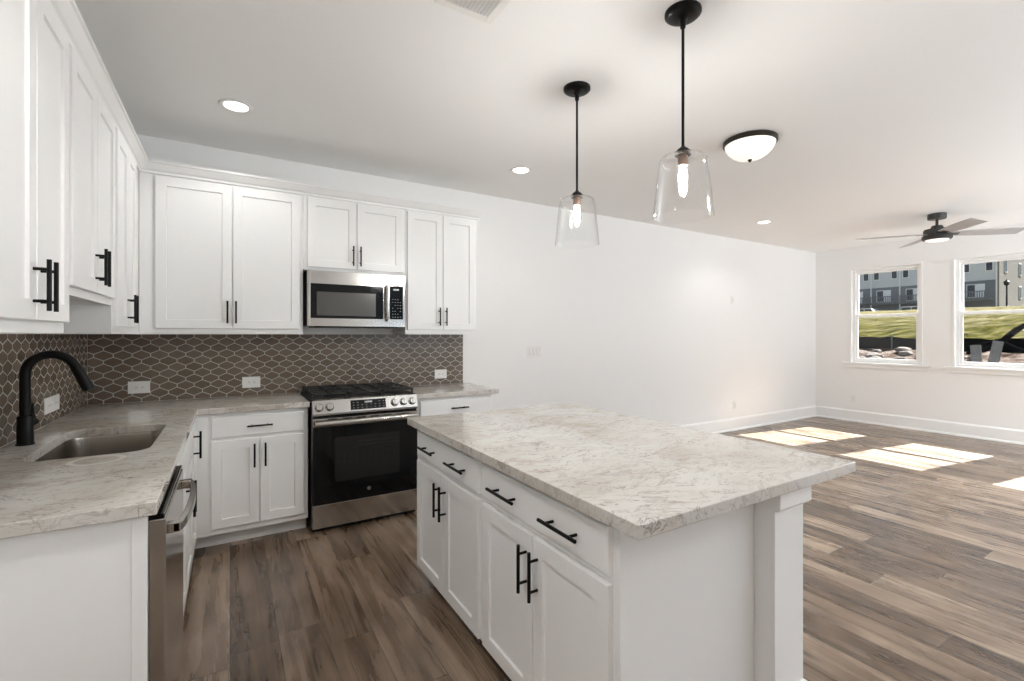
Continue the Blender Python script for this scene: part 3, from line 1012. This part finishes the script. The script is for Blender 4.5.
# ------------------------------------------------------------------ microwave
def microwave():
    W = 0.757
    z0, z1 = 1.446, 1.866
    r = thing('microwave', 'stainless over-the-range microwave mounted above the stove', 'microwave', (0.4855, 3.762, 0))
    box_obj('body', BLACK, (0.002, W - 0.002, 0.028, 0.35, z0 + 0.004, z1), r, bevel=0.002)
    d = boxes_obj('door', STEEL, [(0.004, 0.028, 0, 0.027, z0, z1), (0.572, 0.625, 0, 0.027, z0, z1), (0.028, 0.572, 0, 0.027, z0, z0 + 0.062),
                                  (0.028, 0.572, 0, 0.027, z1 - 0.098, z1)], r, bevel=0.0015)
    box_obj('door_glass', GLOSSBLK, (0.028, 0.572, 0.002, 0.02, z0 + 0.062, z1 - 0.098), d)
    bm = bmesh.new()
    abox(bm, 0.072, 0.512, 0.0006, 0.0019, z0 + 0.082, z1 - 0.158)
    finish(bm, 'viewing_window', MWWIN, d)
    bm = bmesh.new()
    pts = [(0.597, -0.004, z0 + 0.052), (0.597, -0.026, z0 + 0.066), (0.597, -0.034, z0 + 0.12), (0.597, -0.036, (z0 + z1) / 2 - 0.02), (0.597, -0.034, z1 - 0.155), (0.597, -0.026, z1 - 0.102), (0.597, -0.004, z1 - 0.088)]
    tube(bm, pts, [0.012] * 7, 14)
    finish(bm, 'handle', STEEL, d, smooth=True)
    emblem(d, 0.405, -0.0004, z1 - 0.046, 0.0085, KEYS)
    c = boxes_obj('control_surround', STEEL, [(0.626, W - 0.004, 0, 0.027, z0, z0 + 0.062), (0.626, W - 0.004, 0, 0.027, z1 - 0.088, z1), (W - 0.022, W - 0.004, 0, 0.027, z0 + 0.062, z1 - 0.088)], r, bevel=0.0015)
    k = box_obj('control_panel', GLOSSBLK, (0.627, W - 0.022, 0.001, 0.027, z0 + 0.062, z1 - 0.088), r)
    box_obj('clock_readout', KEYS, (0.655, 0.700, 0.0003, 0.0009, z1 - 0.122, z1 - 0.110), k)
    for i in range(4):
        for j in range(7):
            if (i + j) % 5 == 4:
                continue
            box_obj('key_mark', KEYMARK, (0.645 + i * 0.021, 0.654 + i * 0.021, 0.0003, 0.0009, z0 + 0.078 + j * 0.024, z0 + 0.082 + j * 0.024), k)
    boxes_obj('underside_grille', BLACK, [(0.06, 0.70, 0.03, 0.33, z0 - 0.008, z0 + 0.003)], r)
microwave()

# ------------------------------------------------------------------ dishwasher (faces +x)
def dishwasher():
    W = 0.594
    r = thing('dishwasher', 'stainless dishwasher at the near end of the left counter', 'dishwasher', (-0.2, 1.682, 0), pi / 2)
    box_obj('body', DWST, (0.002, W - 0.002, 0.004, 0.58, 0.10, 0.868), r)
    box_obj('toe_plate', BLACK, (0.01, W - 0.01, 0.05, 0.07, 0.003, 0.099), r)
    d = box_obj('door', DWST, (0.002, W - 0.002, -0.040, 0.002, 0.105, 0.848), r, bevel=0.004)
    box_obj('control_strip', GLOSSBLK, (0.002, W - 0.002, -0.036, 0.002, 0.849, 0.862), d, bevel=0.003)
    bm = bmesh.new()
    pts = []
    for k in range(17):
        t = k / 16
        x = 0.045 + (W - 0.09) * t
        pts.append((x, -0.062 - 0.024 * sin(pi * t) ** 0.6, 0.800))
    n = len(pts)
    # flat-section arched bar
    ring = []
    for p in pts:
        x, y, z = p
        ring.append([bm.verts.new(q) for q in ((x, y - 0.009, z - 0.013), (x, y + 0.009, z - 0.013), (x, y + 0.009, z + 0.013), (x, y - 0.009, z + 0.013))])
    for a, b in zip(ring, ring[1:]):
        for k in range(4):
            bm.faces.new((a[k], a[(k + 1) % 4], b[(k + 1) % 4], b[k]))
    bm.faces.new(ring[0])
    bm.faces.new(ring[-1])
    for x in (0.045, W - 0.045 - 0.03):
        abox(bm, x, x + 0.03, -0.070, -0.0395, 0.785, 0.815)
    finish(bm, 'handle', STEEL, d, bevel=0.002)
dishwasher()

# ------------------------------------------------------------------ island (fronts face -x)
GI = 'white island cabinets'
IX, IY0, IY1 = 0.904, 0.932, 2.500
def island_unit(label, ytop, W):
    u = base_unit('island_cabinet', label, (IX, ytop, 0), -pi / 2, W, 0.600, GI)
    return u
u = island_unit('far island cabinet nearer the range, one wide drawer with two pulls', 2.500, 0.768)
drawu(u, 0.016, 0.758, 0.716, 0.852, [0.216, 0.572], 0.19)
dooru(u, 0.016, 0.3845, 0.110, 0.692, 0.350, 0.573, 0.165)
dooru(u, 0.3895, 0.758, 0.110, 0.692, 0.418, 0.573, 0.165)
u = island_unit('near island cabinet beside the end panel, one wide drawer with two pulls', 1.7305, 0.780)
drawu(u, 0.026, 0.772, 0.716, 0.852, [0.225, 0.578], 0.19)
dooru(u, 0.026, 0.3965, 0.110, 0.692, 0.362, 0.573, 0.165)
dooru(u, 0.4015, 0.772, 0.110, 0.692, 0.430, 0.573, 0.165)
p = thing('island_end_panel', 'broad white panel closing the near end of the island', 'panel', (0, 0, 0))
box_obj('panel', CAB, (0.922, 1.5235, 0.934, 0.9495, 0.001, CT0 - 0.002), p)
box_obj('stile', CAB, (0.904, 0.9218, 0.931, 0.9495, 0.075, CT0 - 0.002), p, bevel=0.001)
tag(box_obj('island_back_panel', CAB, (1.505, 1.5235, 0.9505, 2.500, 0.001, CT0 - 0.002), bevel=0.001), 'white panel along the seating side under the island top', 'panel')
def post(label, y0, y1):
    r = thing('island_post', label, 'post', (0, 0, 0), 0, 'square white island posts')
    x0, x1 = 1.526, 1.700
    box_obj('shaft', CAB, (x0, x1, y0, y1, 0.19, 0.800), r, bevel=0.0015)
    bm = bmesh.new()
    def ring(d, z):
        return [bm.verts.new(q) for q in ((x0 - (d if x0 - d > 1.525 else 0.0), y0 - d, z), (x1 + d, y0 - d, z), (x1 + d, y1 + d, z), (x0 - (d if x0 - d > 1.525 else 0.0), y1 + d, z))]
    R = [ring(0.0, 0.800), ring(0.014, 0.806), ring(0.018, 0.812), ring(0.018, CT0 - 0.002)]
    for a, b in zip(R, R[1:]):
        for k in range(4):
            bm.faces.new((a[k], a[(k + 1) % 4], b[(k + 1) % 4], b[k]))
    bm.faces.new(R[0])
    bm.faces.new(R[-1])
    finish(bm, 'capital', CAB, r)
    bm = bmesh.new()
    R = [ring(0.014, 0.001), ring(0.014, 0.175), ring(0.008, 0.186), ring(0.0, 0.190)]
    for a, b in zip(R, R[1:]):
        for k in range(4):
            bm.faces.new((a[k], a[(k + 1) % 4], b[(k + 1) % 4], b[k]))
    bm.faces.new(R[0])
    bm.faces.new(R[-1])
    finish(bm, 'post_base', TRIM, r)
post('square white post under the near right corner of the island top', 0.864, 1.030)
post('square white post under the far corner of the island top, hidden from the front', 2.330, 2.496)

# ------------------------------------------------------------------ ceiling lights
def pendant(label, x, y):
    r = thing('pendant_light', label, 'pendant light', (x, y, ZC), 0, 'clear glass pendants over the island')
    lathe_obj('canopy', BLACK, [(0.028, -0.027), (0.056, -0.025), (0.070, -0.018), (0.076, -0.012), (0.076, -0.0005), (0.02, -0.0005)], r)
    lathe_obj('collar', BLACK, [(0.007, -0.072), (0.011, -0.070), (0.013, -0.040), (0.020, -0.033)], r, n=20)
    tube_obj('rod', BLACK, [(0, 0, -0.04), (0, 0, -0.590)], 0.0062, r, n=14)
    lathe_obj('socket_cap', BLACK, [(0.007, -0.580), (0.012, -0.588), (0.024, -0.596), (0.032, -0.606), (0.034, -0.622), (0.030, -0.624)], r, n=28)
    lathe_obj('socket', SOCKET, [(0.021, -0.624), (0.022, -0.632), (0.0225, -0.662), (0.019, -0.668)], r, n=24)
    lathe_obj('bulb', BULB, [(0.008, -0.668), (0.012, -0.678), (0.016, -0.696), (0.0175, -0.714), (0.016, -0.735), (0.011, -0.752), (0.004, -0.762)], r, n=20)
    o = [(0.026, -0.622), (0.070, -0.623), (0.090, -0.630), (0.099, -0.645), (0.104, -0.68), (0.117, -0.80), (0.1255, -0.888)]
    i = [(0.1230, -0.888), (0.1145, -0.80), (0.1015, -0.68), (0.0965, -0.647), (0.088, -0.6335), (0.070, -0.6265), (0.026, -0.6255)]
    lathe_obj('glass_shade', SHADEGL, o + i, r, n=56, closed=True)
pendant('clear glass pendant with black rod over the island, the farther one', 1.683, 2.076)
pendant('clear glass pendant with black rod over the island, the nearer and larger-looking one', 1.680, 1.350)

def can(label, x, y, e):
    r = thing('recessed_light', label, 'ceiling light', (x, y, ZC), 0, 'recessed ceiling lights')
    lathe_obj('trim_ring', WHITEPL, [(0.066, -0.003), (0.070, -0.006), (0.088, -0.006), (0.093, -0.002), (0.093, -0.0003), (0.066, -0.0003)], r, closed=True)
    lathe_obj('lens', LED, [(0.0, -0.0042), (0.05, -0.0042), (0.0655, -0.003), (0.0655, -0.0006), (0.0, -0.0006)], r)
    l = light('recessed_lamp', 'SPOT', (0, 0, -0.02), e, (1.0, 0.985, 0.96), shadow_soft_size=0.06, spot_size=radians(140), spot_blend=0.45)
    l.parent = r
can('round recessed ceiling light above the left counter corner', 0.031, 3.316, 12)
can('round recessed ceiling light behind the pendants, near the back wall', 2.113, 3.353, 4)
can('round recessed ceiling light in the living area below the dome fixture', 5.663, 3.340, 10)
# four extra recessed lights out of view, added to brighten cabinets, floor and living area
can('added unseen recessed light just in front of the near end of the sink counter', -0.280, 0.950, 44)
can('added unseen recessed light behind the viewer on the kitchen side', 0.031, -0.850, 12)
can('added unseen recessed light behind the viewer on the island side', 2.113, -0.850, 12)
can('added unseen recessed light in the living area behind the viewer', 5.663, -0.300, 240)

r = thing('flush_mount_light', 'bronze-rimmed alabaster dome light flush on the ceiling', 'ceiling light', (3.195, 1.988, ZC))
lathe_obj('rim', BRONZE, [(0.13, -0.0005), (0.172, -0.0005), (0.178, -0.006), (0.178, -0.030), (0.172, -0.036), (0.160, -0.036), (0.155, -0.03)], r, n=56)
lathe_obj('dome', ALAB, [(0.165, -0.036), (0.160, -0.052), (0.146, -0.078), (0.122, -0.104), (0.088, -0.126), (0.048, -0.139), (0.012, -0.143)], r, n=56)
lathe_obj('finial', BRONZE, [(0.016, -0.142), (0.016, -0.146), (0.009, -0.150), (0.009, -0.156), (0.004, -0.160)], r, n=20)

# ------------------------------------------------------------------ ceiling vent
r = thing('ceiling_vent', 'white ceiling air register with grey louvres at the top edge', 'vent', (0.868, 1.655, ZC))
boxes_obj('frame', WHITEPL, [(-0.135, -0.10, -0.19, 0.19, -0.007, -0.0005), (0.10, 0.135, -0.19, 0.19, -0.007, -0.0005),
                             (-0.10, 0.10, -0.19, -0.155, -0.007, -0.0005), (-0.10, 0.10, 0.155, 0.19, -0.007, -0.0005)], r, bevel=0.002)
box_obj('backing', VENTG, (-0.10, 0.10, -0.155, 0.155, -0.0015, -0.0005), r)
for i in range(12):
    bm = bmesh.new()
    x = -0.09 + i * 0.0163
    v = [bm.verts.new(q) for q in ((x, -0.154, -0.002), (x + 0.002, -0.154, -0.002), (x + 0.011, -0.154, -0.008), (x + 0.009, -0.154, -0.008),
                                   (x, 0.154, -0.002), (x + 0.002, 0.154, -0.002), (x + 0.011, 0.154, -0.008), (x + 0.009, 0.154, -0.008))]
    for f in ((0, 1, 2, 3), (4, 5, 6, 7), (0, 1, 5, 4), (1, 2, 6, 5), (2, 3, 7, 6), (3, 0, 4, 7)):
        bm.faces.new([v[k] for k in f])
    finish(bm, 'louvre', VENTG, r)

# ------------------------------------------------------------------ ceiling fan
def fan():
    r = thing('ceiling_fan', 'four-blade ceiling fan with dark motor and grey blades near the windows', 'ceiling fan', (7.0, 2.085, ZC))
    lathe_obj('canopy', FANDK, [(0.03, -0.062), (0.082, -0.060), (0.085, -0.050), (0.085, -0.0005), (0.03, -0.0005)], r)
    tube_obj('downrod', FANDK, [(0, 0, -0.055), (0, 0, -0.165)], 0.014, r)
    lathe_obj('motor', FANDK, [(0.015, -0.130), (0.045, -0.135), (0.055, -0.150), (0.055, -0.168), (0.115, -0.178), (0.122, -0.190), (0.122, -0.245), (0.135, -0.252), (0.138, -0.285), (0.125, -0.300), (0.05, -0.300)], r)
    lathe_obj('light_lens', FANLED, [(0.105, -0.300), (0.105, -0.306), (0.09, -0.313), (0.05, -0.318), (0.0, -0.319)], r)
    for k in range(4):
        a = radians(41 + 90 * k)
        bm = bmesh.new()
        n = 12
        tops, bots = [], []
        for i in range(n + 1):
            t = i / n
            x = 0.11 + 0.655 * t
            w = 0.050 + 0.028 * min(1, t * 2.2)
            if t > 0.93:
                w *= 0.94
            tilt = radians(-13)
            row = []
            for s in (-1, 1):
                for dz in (0.0035, -0.0035):
                    row.append(bm.verts.new((x + (0.01 if s < 0 else -0.012) * t, s * w * cos(tilt), s * w * sin(tilt) + dz - 0.012 * t)))
            tops.append(row)
        for p, q in zip(tops, tops[1:]):
            for i, j in ((0, 2), (2, 3), (3, 1), (1, 0)):
                bm.faces.new((p[i], p[j], q[j], q[i]))
        bm.faces.new([tops[0][i] for i in (0, 2, 3, 1)])
        bm.faces.new([tops[-1][i] for i in (0, 2, 3, 1)])
        b = finish(bm, 'blade', FANBL, r, loc=(0, 0, -0.232), rotz=a)
        bm = bmesh.new()
        abox(bm, 0.10, 0.20, -0.026, 0.026, -0.010, -0.004)
        o = finish(bm, 'blade_bracket', FANDK, b)
        o.rotation_euler = (radians(-13), 0, 0)
fan()

# ------------------------------------------------------------------ outside the windows
def ground_z(x, y):
    pts = [(8.6, -0.25), (12, 0.05), (18, 0.55), (22, 0.78), (23, 0.90), (40, 2.30), (60, 4.00), (66, 3.3), (140, 3.3)]
    for (a, za), (b, zb) in zip(pts, pts[1:]):
        if x <= b:
            z = za + (zb - za) * max(0, (x - a)) / (b - a)
            break
    if x < 8.75:
        return z
    rough = 0.10 if x < 21.5 else 0.05
    return z + rough * (sin(x * 2.1 + y * 1.3) * sin(y * 1.9 - x * 0.7) + 0.6 * sin(x * 4.3 - y * 3.1))
def ground():
    bm = bmesh.new()
    xs = [8.72 + 0.35 * i for i in range(42)] + [23.6 + 2.0 * i for i in range(25)] + [80, 100, 140]
    ys = [-8 + 0.5 * i for i in range(60)] + [24 + 3 * i for i in range(14)]
    g = [[bm.verts.new((x, y, ground_z(x, y))) for y in ys] for x in xs]
    for a, b in zip(g, g[1:]):
        for j in range(len(ys) - 1):
            bm.faces.new((a[j], a[j + 1], b[j + 1], b[j]))
    o = finish(bm, 'ground', GROUND, smooth=True)
    return struct(o)
ground()

def silt_fence():
    r = thing('silt_fence', 'low black silt fence at the foot of the grassy bank', 'fence', (22.3, 0, 0))
    bm = bmesh.new()
    A, B = [], []
    ys = [0.0 + 0.4 * i for i in range(42)]
    rows = []
    for i, y in enumerate(ys):
        z = ground_z(22.3, y)
        wob = 0.05 * sin(i * 1.7)
        rows.append([bm.verts.new(q) for q in ((0.0 + wob, y, z - 0.05), (wob * .3, y, z + 0.46 + 0.03 * sin(i * 2.3)), (wob * .3 + 0.012, y, z + 0.46 + 0.03 * sin(i * 2.3)), (0.012 + wob, y, z - 0.05))])
    for a, b in zip(rows, rows[1:]):
        for k in range(4):
            bm.faces.new((a[k], a[(k + 1) % 4], b[(k + 1) % 4], b[k]))
    bm.faces.new(rows[0])
    bm.faces.new(rows[-1])
    finish(bm, 'fabric', SILT, r, smooth=True)
    for i in range(0, 42, 5):
        z = ground_z(22.3, ys[i])
        box_obj('stake', GREYWD, (-0.06, -0.02, ys[i] - 0.02, ys[i] + 0.02, z - 0.1, z + 0.52), r)
silt_fence()

def townhouse(label, y0, units, uw, X, zb, depth, side, seed):
    r = thing('townhouse', label, 'house', (X, y0, zb))
    L = units * uw
    H = 9.6
    box_obj('walls', SIDING, (0, depth, 0, L, -1.0, H), r)
    box_obj('lower_storeys', DKSIDE, (-0.10, -0.005, 0, L, -0.5, 4.2), r)
    if side:
        box_obj('side_wall', SIDING2, (-0.05, depth + 0.05, -0.22, -0.005, -1.0, H + 0.01), r)
        for x, z in ((2.0, 5.2), (8.0, 2.2), (8.0, 5.2)):
            f = box_obj('side_window', EXTW, (x, x + 1.0, -0.27, -0.2205, z, z + 1.6), r)
            box_obj('pane', EXTGL, (x + 0.12, x + 0.88, -0.29, -0.2705, z + 0.12, z + 1.48), f)
    bm = bmesh.new()
    v = [bm.verts.new(q) for q in ((-0.4, -0.4, H + 0.02), (depth + 0.4, -0.4, H + 0.02), (depth / 2, -0.4, H + 3.2), (-0.4, L + 0.2, H + 0.02), (depth + 0.4, L + 0.2, H + 0.02), (depth / 2, L + 0.2, H + 3.2))]
    for f in ((0, 1, 2), (3, 4, 5), (0, 1, 4, 3), (1, 2, 5, 4), (2, 0, 3, 5)):
        bm.faces.new([v[i] for i in f])
    finish(bm, 'roof', ROOFM, r)
    for k in range(units):
        a = k * uw
        for yy in (a + uw * 0.08, a + uw * 0.70):
            f = box_obj('window', EXTW, (-0.06, -0.005, yy, yy + 0.75, 5.3, 6.6), r)
            box_obj('pane', EXTGL, (-0.09, -0.0605, yy + 0.1, yy + 0.65, 5.4, 6.5), f)
        f = box_obj('patio_door', EXTW, (-0.15, -0.1005, a + uw * 0.3, a + uw * 0.3 + 1.7, 2.1, 3.8), r)
        box_obj('pane', EXTGL, (-0.19, -0.1505, a + uw * 0.3 + 0.9, a + uw * 0.3 + 1.6, 2.2, 3.7), f)
        box_obj('deck', DKSIDE, (-1.5, -0.11, a + 0.25, a + uw - 0.25, 1.75, 1.95), r)
        bm = bmesh.new()
        abox(bm, -1.5, -1.44, a + 0.25, a + uw - 0.25, 2.75, 2.85)
        for i in range(14):
            yy = a + 0.25 + (uw - 0.56) * i / 13
            abox(bm, -1.49, -1.45, yy, yy + 0.09, 1.95, 2.75)
        finish(bm, 'deck_railing', DKSIDE, r)
        box_obj('garage_door', DKSIDE, (-0.16, -0.1005, a + uw * 0.25, a + uw * 0.85, -0.5, 1.3), r)
        boxes_obj('downspout', EXTW, [(-0.14, -0.101, a - 0.07, a + 0.07, -0.5, H)], r)
townhouse('grey townhouse row on the hill seen through the left window', 24.4, 4, 3.4, 80, 3.95, 10.5, False, 1)
townhouse('grey end townhouse with pale side wall seen through the right window', 18.2, 1, 3.4, 80, 3.95, 10.5, True, 2)

r = thing('street_lamp', 'thin black street lamp in front of the pale side wall', 'lamp post', (62.0, 13.45, ground_z(62.0, 13.45) - 0.05))
tube_obj('post', BLACK, [(0, 0, 0), (0, 0, 0.4), (0, 0, 0.42), (0, 0, 2.3)], [0.11, 0.11, 0.07, 0.06], r, n=12)
lathe_obj('lantern', BLACK, [(0.06, 2.3), (0.17, 2.36), (0.21, 2.62), (0.23, 2.66), (0.05, 2.82), (0.02, 2.92)], r, n=14)

def car(label, x, y):
    r = thing('parked_car', label, 'car', (x, y, ground_z(x, y) - 0.05), pi / 2)
    bm = bmesh.new()
    prof = [(-2.1, 0.35), (-2.15, 0.85), (-1.3, 0.98), (-0.75, 1.48), (0.9, 1.50), (1.55, 1.0), (2.1, 0.9), (2.15, 0.4)]
    a = [bm.verts.new((px, -0.85 + (0.12 if pz > 1.2 else 0), pz)) for px, pz in prof]
    b = [bm.verts.new((px, 0.85 - (0.12 if pz > 1.2 else 0), pz)) for px, pz in prof]
    k = len(prof)
    for i in range(k):
        bm.faces.new((a[i], a[(i + 1) % k], b[(i + 1) % k], b[i]))
    bm.faces.new(a)
    bm.faces.new(b)
    finish(bm, 'body', CARW, r, bevel=0.05)
    for sg in (-1, 1):
        bm = bmesh.new()
        for x0, x1 in ((-0.85, -0.1), (0.0, 0.85)):
            v = [bm.verts.new(q) for q in ((x0 - 0.1, sg * 0.862, 1.02), (x1 + 0.05, sg * 0.862, 1.02), (x1, sg * 0.77, 1.40), (x0 + 0.12, sg * 0.77, 1.40))]
            bm.faces.new(v)
        finish(bm, 'side_glass', EXTGL, r)
    for px in (-1.35, 1.35):
        for sg in (-1, 1):
            bm = bmesh.new()
            lathe(bm, [(0.33, -0.1), (0.33, 0.1)], 18, 'y')
            finish(bm, 'wheel', BLACK, r, loc=(px, sg * 0.8, 0.33))
car('white car parked beyond the crest, left of the pair', 70, 27.8)
car('white car parked beyond the crest, right of the pair', 70, 25.6 - 2.6)

# construction debris near the house
def plank(label, x, y, lean, tilt, L, w=0.2):
    z = ground_z(x, y)
    bm = bmesh.new()
    abox(bm, -0.02, 0.02, -w / 2, w / 2, -0.08, L)
    o = finish(bm, 'weathered_board', GREYWD, loc=(x, y, z), bevel=0.004)
    o.rotation_euler = (tilt, lean, 0)
    return tag(o, label, 'board', 'weathered boards outside the window')
plank('grey weathered board standing left of the pair outside the right window', 13.92, 3.435, 0.03, -0.07, 1.0, 0.17)
plank('grey weathered board leaning at right of the pair outside the right window', 14.10, 3.36, 0.03, 0.17, 1.02, 0.17)
tag(tube_obj('black_drain_pipe', SILT, [(15.5, 4.05, 0.93), (15.5, 3.75, 1.00), (15.5, 3.42, 1.26), (15.5, 3.23, 1.47), (15.5, 3.08, 1.60), (15.5, 2.80, 1.67)], [0.035, 0.045, 0.06, 0.065, 0.055, 0.04], n=12),
    'black corrugated pipe rising to the right above the rubble', 'pipe')
tag(tube_obj('black_drain_pipe', SILT, [(15.9, 4.0, 1.13), (15.85, 3.75, 1.19), (15.8, 3.45, 1.17), (15.75, 3.25, 1.05), (15.7, 2.9, 0.90), (15.7, 2.6, 0.85)], [0.03, 0.04, 0.045, 0.045, 0.04, 0.03], n=12),
    'black pipe sloping down to the right across the rubble', 'pipe')
rk = random.Random(11)
done = []
for i in range(400):
    x = rk.uniform(16.3, 21.3)
    y = x * rk.uniform(0.24, 0.50)
    s = rk.uniform(0.10, 0.27)
    if any(math.hypot(x - a, y - b) < 1.25 * (s + c) + 0.05 for a, b, c in done):
        continue
    done.append((x, y, s))
    if len(done) > 42:
        break
    bm = bmesh.new()
    bmesh.ops.create_icosphere(bm, subdivisions=2, radius=s)
    for v in bm.verts:
        v.co *= 1 + 0.28 * (rk.random() - 0.5)
        v.co.z *= 0.55
    o = finish(bm, 'rubble_rock', ROCKM, loc=(x, y, ground_z(x, y) + s * 0.2))
    tag(o, 'pale rubble stone on the bare dirt outside the windows', 'rock', 'rubble stones on the dirt')
